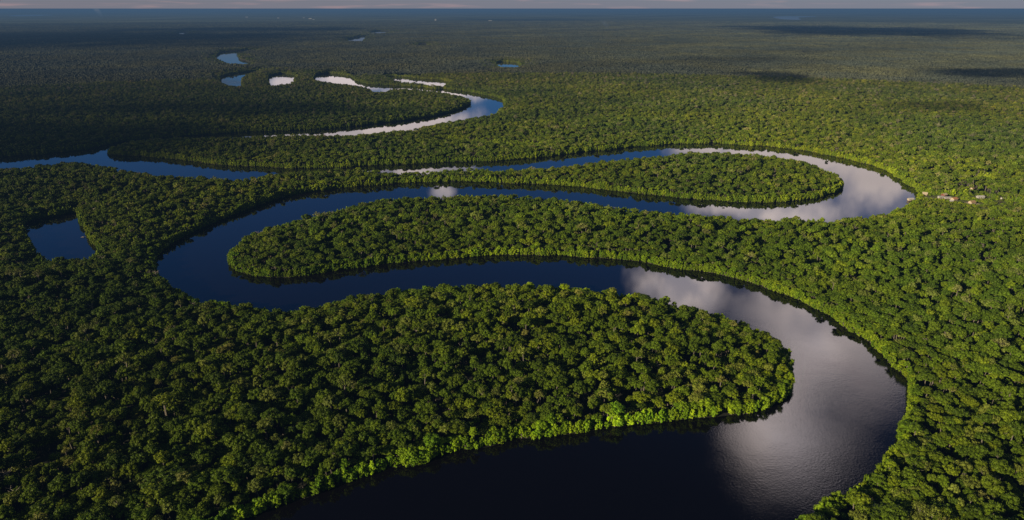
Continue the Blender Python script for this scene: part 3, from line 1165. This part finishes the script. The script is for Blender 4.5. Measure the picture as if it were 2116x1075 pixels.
M_WHITE = wall_material('white_paint', (0.55, 0.51, 0.44))
M_CREAM = wall_material('cream_paint', (0.62, 0.50, 0.33))
M_RED = wall_material('red_paint', (0.26, 0.08, 0.05))
M_TIN = plain_material('pale_tin_roof', (0.44, 0.42, 0.38), 0.5, 0.15, 0.7)
M_ORANGE = plain_material('orange_tile_roof', (0.55, 0.26, 0.12), 0.85, 0.2, 1.2)
M_THATCH = plain_material('dry_thatch', (0.42, 0.27, 0.14), 1.0, 0.3, 2.0)
M_WOOD = plain_material('dark_wood', (0.08, 0.05, 0.03), 0.9, 0.3, 2.0)
M_GLASS = plain_material('dark_window', (0.02, 0.025, 0.03), 0.2, 0.2, 1.0)
M_SAND = plain_material('pale_sand', (0.46, 0.36, 0.22), 1.0, 0.25, 0.25)


def box(x0, x1, y0, y1, z0, z1, vs, fs):
    b = len(vs)
    vs += [(x0, y0, z0), (x1, y0, z0), (x1, y1, z0), (x0, y1, z0), (x0, y0, z1), (x1, y0, z1), (x1, y1, z1), (x0, y1, z1)]
    fs += [tuple(b + i for i in q) for q in ((3, 2, 1, 0), (4, 5, 6, 7), (0, 1, 5, 4), (1, 2, 6, 5), (2, 3, 7, 6), (3, 0, 4, 7))]


def house(px_, py_, w_, d_, h_, rh, wallm, roofm, label, cat='house', rz=0.0, name='house', base=0.0, veranda=False):
    x, y = ground(px_, py_, base)
    root = empty(name, (x, y, base), rz)
    a, b = w_ / 2, d_ / 2
    lift = 0.6
    vs, fs = [], []
    # walls with gable ends
    vs = [(-a, -b, lift), (a, -b, lift), (a, b, lift), (-a, b, lift), (-a, -b, h_), (a, -b, h_), (a, b, h_), (-a, b, h_), (-a, 0, h_ + rh * 0.92), (a, 0, h_ + rh * 0.92)]
    fs = [(0, 1, 5, 4), (2, 3, 7, 6), (1, 2, 6, 9, 5), (3, 0, 4, 8, 7), (3, 2, 1, 0)]
    mesh_obj('wall', vs, fs, wallm, root)
    e, ov = 0.7, 0.6
    hb = h_ - rh * ov / b
    vs = []
    for sx in (-a - e, a + e):
        for dz in (0.0, 0.22):
            vs += [(sx, -b - ov, hb + dz), (sx, 0, h_ + rh + dz), (sx, b + ov, hb + dz)]
    fs = [(3, 4, 10, 9), (4, 5, 11, 10), (0, 6, 7, 1), (1, 7, 8, 2), (0, 3, 9, 6), (2, 8, 11, 5), (0, 1, 4, 3), (1, 2, 5, 4), (6, 9, 10, 7), (7, 10, 11, 8)]
    mesh_obj('roof', vs, fs, roofm, root)
    vs, fs = [], []
    box(-0.5, 0.5, -b - 0.06, -b + 0.02, lift, lift + 2.0, vs, fs)
    mesh_obj('door', vs, fs, M_WOOD, root)
    for wx_ in (-a * 0.6, a * 0.6):
        vs, fs = [], []
        box(wx_ - 0.5, wx_ + 0.5, -b - 0.05, -b + 0.02, lift + 0.9, lift + 1.8, vs, fs)
        mesh_obj('window', vs, fs, M_GLASS, root)
    for sx in (-a + 0.2, a - 0.2):
        for sy in (-b + 0.2, b - 0.2):
            vs, fs = [], []
            box(sx - 0.12, sx + 0.12, sy - 0.12, sy + 0.12, -0.7, lift, vs, fs)
            mesh_obj('stilt', vs, fs, M_WOOD, root)
    tag(root, label, cat, 'houses of the riverside village' if base == 0 else 'far white buildings near the horizon')
    return root


house(1881, 415, 8.5, 5.0, 3.2, 1.6, M_CREAM, M_WHITE, 'white roofed boathouse standing alone on the shore of the river bend', 'boathouse', 0.15, 'boathouse')
house(1910.5, 403.5, 6.5, 5.5, 3.4, 1.9, M_CREAM, M_CREAM, 'small cream hut at the river tip, left end of the village path', rz=-0.4)
house(1943, 410, 7.5, 4.5, 3.2, 1.2, M_WHITE, M_TIN, 'white tin roofed house at the right end of the pale path', rz=0.1)
house(1950.5, 406.5, 8.0, 6.0, 3.8, 2.0, M_RED, M_CREAM, 'red walled house with a cream roof behind the white ones', rz=0.5)
house(1957.5, 411, 9.5, 4.0, 2.8, 0.9, M_WHITE, M_TIN, 'long low white shed beside the red walled house', 'shed', -0.1, 'shed')
house(1971, 414.5, 8.5, 6.5, 3.4, 2.0, M_CREAM, M_ORANGE, 'orange roofed house standing right of the red walled house', rz=0.35)
house(1965, 418, 4.5, 4.0, 2.8, 1.1, M_WHITE, M_WHITE, 'tiny white shed in front of the orange roofed house', 'shed', -0.3, 'shed')
house(2007.5, 393, 8.5, 6.0, 3.2, 2.8, M_CREAM, M_THATCH, 'tan thatched hut alone among trees above the sandy yard', 'hut', 0.7, 'hut')
house(2025, 410, 11.0, 5.5, 3.2, 1.6, M_WHITE, M_WHITE, 'long white roofed house at the right side of the village', rz=0.05)
house(2030, 373, 13.0, 8.0, 3.2, 4.2, M_CREAM, M_THATCH, 'largest tan thatched lodge, farthest up from the river village', 'lodge', 0.45, 'lodge')
house(2017.5, 369, 3.6, 3.2, 2.6, 1.0, M_WHITE, M_TIN, 'tiny pale shed left of the largest thatched lodge', 'shed', 0.2, 'shed')
house(2008, 421, 9.0, 6.0, 3.0, 2.4, M_CREAM, M_THATCH, 'tan thatched hut on the sandy yard below the village', 'hut', 0.3, 'hut')

# water tower at the far right of the village
x, y = ground(2067, 419)
wt = empty('water_tower', (x, y, 0))
vs, fs = [], []
for sx in (-1.1, 1.1):
    for sy in (-1.1, 1.1):
        v2, f2 = [], []
        box(sx - .14, sx + .14, sy - .14, sy + .14, -0.7, 6.0, v2, f2)
        mesh_obj('leg', v2, f2, M_WOOD, wt)
v2, f2 = [], []
box(-1.6, 1.6, -1.6, 1.6, 6.0, 6.25, v2, f2)
mesh_obj('platform', v2, f2, M_WOOD, wt)
v2, f2 = [], []
tube(v2, f2, [(0, 0, 6.27), (0, 0, 8.4), (0, 0, 8.9)], [1.45, 1.45, 0.5], 14)
mesh_obj('tank', v2, f2, M_WHITE, wt)
tag(wt, 'white water tank on a wooden stand at the village right edge', 'water tower')


def ground_patch(name, px_, py_, a, b, z, mat, seed, rz=0.0):
    r = np.random.default_rng(seed)
    x, y = ground(px_, py_)
    ph = r.uniform(0, 6.28, 4)
    vs = [(x, y, z)]
    n = 40
    for i in range(n):
        t_ = 6.2832 * i / n
        k = 1 + 0.16 * math.sin(2 * t_ + ph[0]) + 0.12 * math.sin(3 * t_ + ph[1]) + 0.08 * math.sin(7 * t_ + ph[2])
        u_, v_ = a * k * math.cos(t_), b * k * math.sin(t_)
        vs.append((x + u_ * math.cos(rz) - v_ * math.sin(rz), y + u_ * math.sin(rz) + v_ * math.cos(rz), z))
    fs = [(0, i + 1, (i + 1) % n + 1) for i in range(n)]
    o = mesh_obj(name, vs, fs, mat)
    return tag(o, kind='structure')


M_GRASS = plain_material('village_grass', (0.13, 0.15, 0.03), 1.0, 0.35, 0.12)
ground_patch('clearing', 1975, 413, 118, 48, -0.40, M_GRASS, 1)
ground_patch('clearing', 2030, 373, 24, 24, -0.40, M_GRASS, 2)
ground_patch('clearing', 2008, 393, 18, 18, -0.40, M_GRASS, 3)
ground_patch('sandy_yard', 2008, 421, 13, 11, -0.25, M_SAND, 4)
ground_patch('sandy_yard', 2027, 373, 9, 11, -0.25, M_SAND, 5)
ground_patch('sandy_yard', 1950, 410, 12, 5, -0.25, M_SAND, 6)
ground_patch('sandy_yard', 2091, 68.0, 120, 330, 18.0, M_SAND, 7)
# footpath through the village
pp = [np.array(ground(a, b)) for a, b in ((1912, 407), (1920, 409.5), (1930, 409), (1940, 411), (1955, 413), (1972, 417))]
vs, fs = [], []
for i, p in enumerate(pp):
    d = pp[min(i + 1, len(pp) - 1)] - pp[max(0, i - 1)]
    d /= np.linalg.norm(d)
    n_ = np.array((-d[1], d[0]))
    wd = 1.5 + 0.4 * math.sin(i * 2.1)
    vs += [tuple(p + n_ * wd) + (-0.2,), tuple(p - n_ * wd) + (-0.2,)]
    if i:
        fs.append((2 * i - 2, 2 * i - 1, 2 * i + 1, 2 * i))
tag(mesh_obj('path', vs, fs, M_SAND), kind='structure')

# palms of the village
pk = [q for q in PROTO if q[0] == 'palm']
for i, (a, b, s_, lab) in enumerate([
        (1941, 404, 0.62, 'palm behind the path, left of the red walled house'), (1953, 402, 0.6, 'palm rising behind the red walled house'),
        (1959, 400, 0.72, 'tallest palm, right behind the red walled house'), (1977, 410, 0.6, 'palm just right of the orange roofed house'),
        (2044, 409, 0.65, 'left palm of three beside the long white roofed house'), (2049, 410, 0.6, 'middle palm of three beside the long white house'),
        (2054, 411, 0.62, 'right palm of three beside the long white house')]):
    x, y = ground(a, b)
    root = empty('palm_tree', (x, y, 0), i * 1.3)
    root.scale = (s_, s_, s_)
    t_ = D.objects.new('trunk', pk[i % 2][2])
    c_ = D.objects.new('crown', pk[i % 2][1])
    for o_ in (t_, c_):
        COL.objects.link(o_)
        o_.parent = root
    c_['tint'] = [0.11, 0.14, 0.05]
    tag(root, lab, 'palm tree', 'palms of the village')

# riverboat on the upper reach
x, y = ground(436, 337.5)
bt = empty('riverboat', (x, y, 0), math.radians(-12))
vs, fs = [], []
secs = [(-4.6, 0.25, 0.75), (-3.2, 0.75, 0.35), (-1, 0.95, 0.25), (1.5, 0.9, 0.25), (3.4, 0.6, 0.4), (4.8, 0.08, 1.0)]
for xx, wd, kz in secs:
    vs += [(xx, -wd, 0.85 + abs(xx) * .04), (xx, -wd * .7, kz * .2 - .15), (xx, wd * .7, kz * .2 - .15), (xx, wd, 0.85 + abs(xx) * .04)]
for i in range(len(secs) - 1):
    for k in range(3):
        q = i * 4 + k
        fs.append((q, q + 1, q + 5, q + 4))
fs += [(3, 2, 1, 0), (20, 21, 22, 23)]
mesh_obj('hull', vs, fs, M_WHITE, bt)
vs, fs = [], []
box(-2.6, 1.6, -1.0, 1.0, 2.25, 2.36, vs, fs)
mesh_obj('canopy', vs, fs, M_WHITE, bt)
for sx in (-2.4, 1.4):
    for sy in (-0.85, 0.85):
        vs, fs = [], []
        box(sx - .05, sx + .05, sy - .05, sy + .05, 0.5, 2.25, vs, fs)
        mesh_obj('post', vs, fs, M_WOOD, bt)
for sx in (-1.6, 0.0):
    vs, fs = [], []
    box(sx - .2, sx + .2, -0.8, 0.8, 0.55, 0.65, vs, fs)
    mesh_obj('bench', vs, fs, M_WOOD, bt)
tag(bt, 'small white riverboat near the far bank of the upper left reach', 'boat')

# fallen branch in the pond
x, y = ground(171, 491)
tv, tf = [], []
for (a, b, c_, e) in ((-3, 0, 3.5, 0.8), (0, 0, 1.5, 1.9), (1, 0, -1.8, 1.3), (-1, 0, -2.5, 0.9)):
    tube(tv, tf, [(a, b, -0.2), ((a + c_) / 2, b + 1.0, 0.7 * e), (c_, b + 2.2, e)], [0.28, 0.2, 0.08], 5)
fb = mesh_obj('fallen_branch', tv, tf, M_SNAG)
fb.location = (x, y, 0)
tag(fb, 'bleached fallen branch sticking out of the left pond', 'branch')
# lone drowned tree in the right loop
x, y = ground(1708, 336)
rt = empty('drowned_tree', (x, y, -2.0))
t_ = D.objects.new('trunk', PROTO[-5][2]); COL.objects.link(t_); t_.parent = rt
c_ = D.objects.new('crown', PROTO[-5][1]); COL.objects.link(c_); c_.parent = rt
c_['tint'] = [0.04, 0.06, 0.012]
rt.scale = (1.3, 1.0, 0.8)
tag(rt, 'bushy green tree standing in the water of the right loop', 'tree')

# buildings of the distant settlement
for a, b, w_, d_, h_, lab, mt in [
        (641, 39.5, 80, 50, 16, 'brightest far white building of the settlement below the horizon', M_WHITE),
        (648, 41.0, 45, 30, 9, 'far building just right of the brightest white one', M_TIN),
        (628, 37.5, 50, 30, 9, 'far building just left of the brightest white one', M_TIN),
        (575, 38.0, 50, 40, 12, 'far building farther left along the hazy plain', M_TIN),
        (510, 36.0, 80, 40, 12, 'leftmost far pale building on the hazy plain', M_TIN),
        (900, 43.0, 36, 36, 34, 'far tower like white building at centre below the horizon', M_WHITE),
        (1013, 44.0, 70, 40, 14, 'far pale building right of the white tower', M_TIN)]:
    house(a, b, w_, d_, h_, 5, M_WHITE, mt, lab, 'building', 0.2, 'distant_building', 13.5)

# thin smoke from two clearings
sm, t, o = new_mat('smoke')
tcs = t.node('ShaderNodeTexCoord')
gq = t.node('ShaderNodeNewGeometry')
ab2 = t.node('ShaderNodeVolumeAbsorption')
ab2.inputs['Color'].default_value = (0, 0, 0, 1)
ab2.inputs['Density'].default_value = 0.0022
e2 = t.node('ShaderNodeEmission')
e2.inputs[0].default_value = (0.16, 0.19, 0.24, 1)
e2.inputs[1].default_value = 0.0022
a2 = t.node('ShaderNodeAddShader')
t.l.new(ab2.outputs[0], a2.inputs[0])
t.l.new(e2.outputs[0], a2.inputs[1])
t.l.new(a2.outputs[0], o.inputs['Volume'])
for a, b, s_, lab in ((1257, 66, 1.0, 'thin smoke rising from the forest right of centre'), (212, 39, 2.2, 'faint smoke drifting over the far left plain')):
    x, y = ground(a, b)
    tv, tf = [], []
    tube(tv, tf, [(0, 0, 5), (-10, 0, 40), (-30, 5, 80), (-62, 10, 120), (-105, 15, 145)], [8, 18, 28, 34, 12], 14)
    tf.append(tuple(range(13, -1, -1)))
    so = mesh_obj('smoke_plume', tv, tf, sm)
    so.location = (x, y, 10)
    so.scale = (s_, s_, s_ * 0.9)
    tag(so, lab, 'smoke')


sc.view_settings.view_transform = 'Standard'
sc.view_settings.look = 'None'
sc.view_settings.exposure = 0
sc.view_settings.gamma = 1
cy = sc.cycles if hasattr(sc, 'cycles') else None
sc.render.engine = 'CYCLES'
sc.cycles.use_denoising = True
sc.cycles.max_bounces = 4
sc.cycles.diffuse_bounces = 2
sc.cycles.glossy_bounces = 2
sc.cycles.transmission_bounces = 2
sc.cycles.transparent_max_bounces = 12
sc.cycles.caustics_reflective = False
sc.cycles.caustics_refractive = False
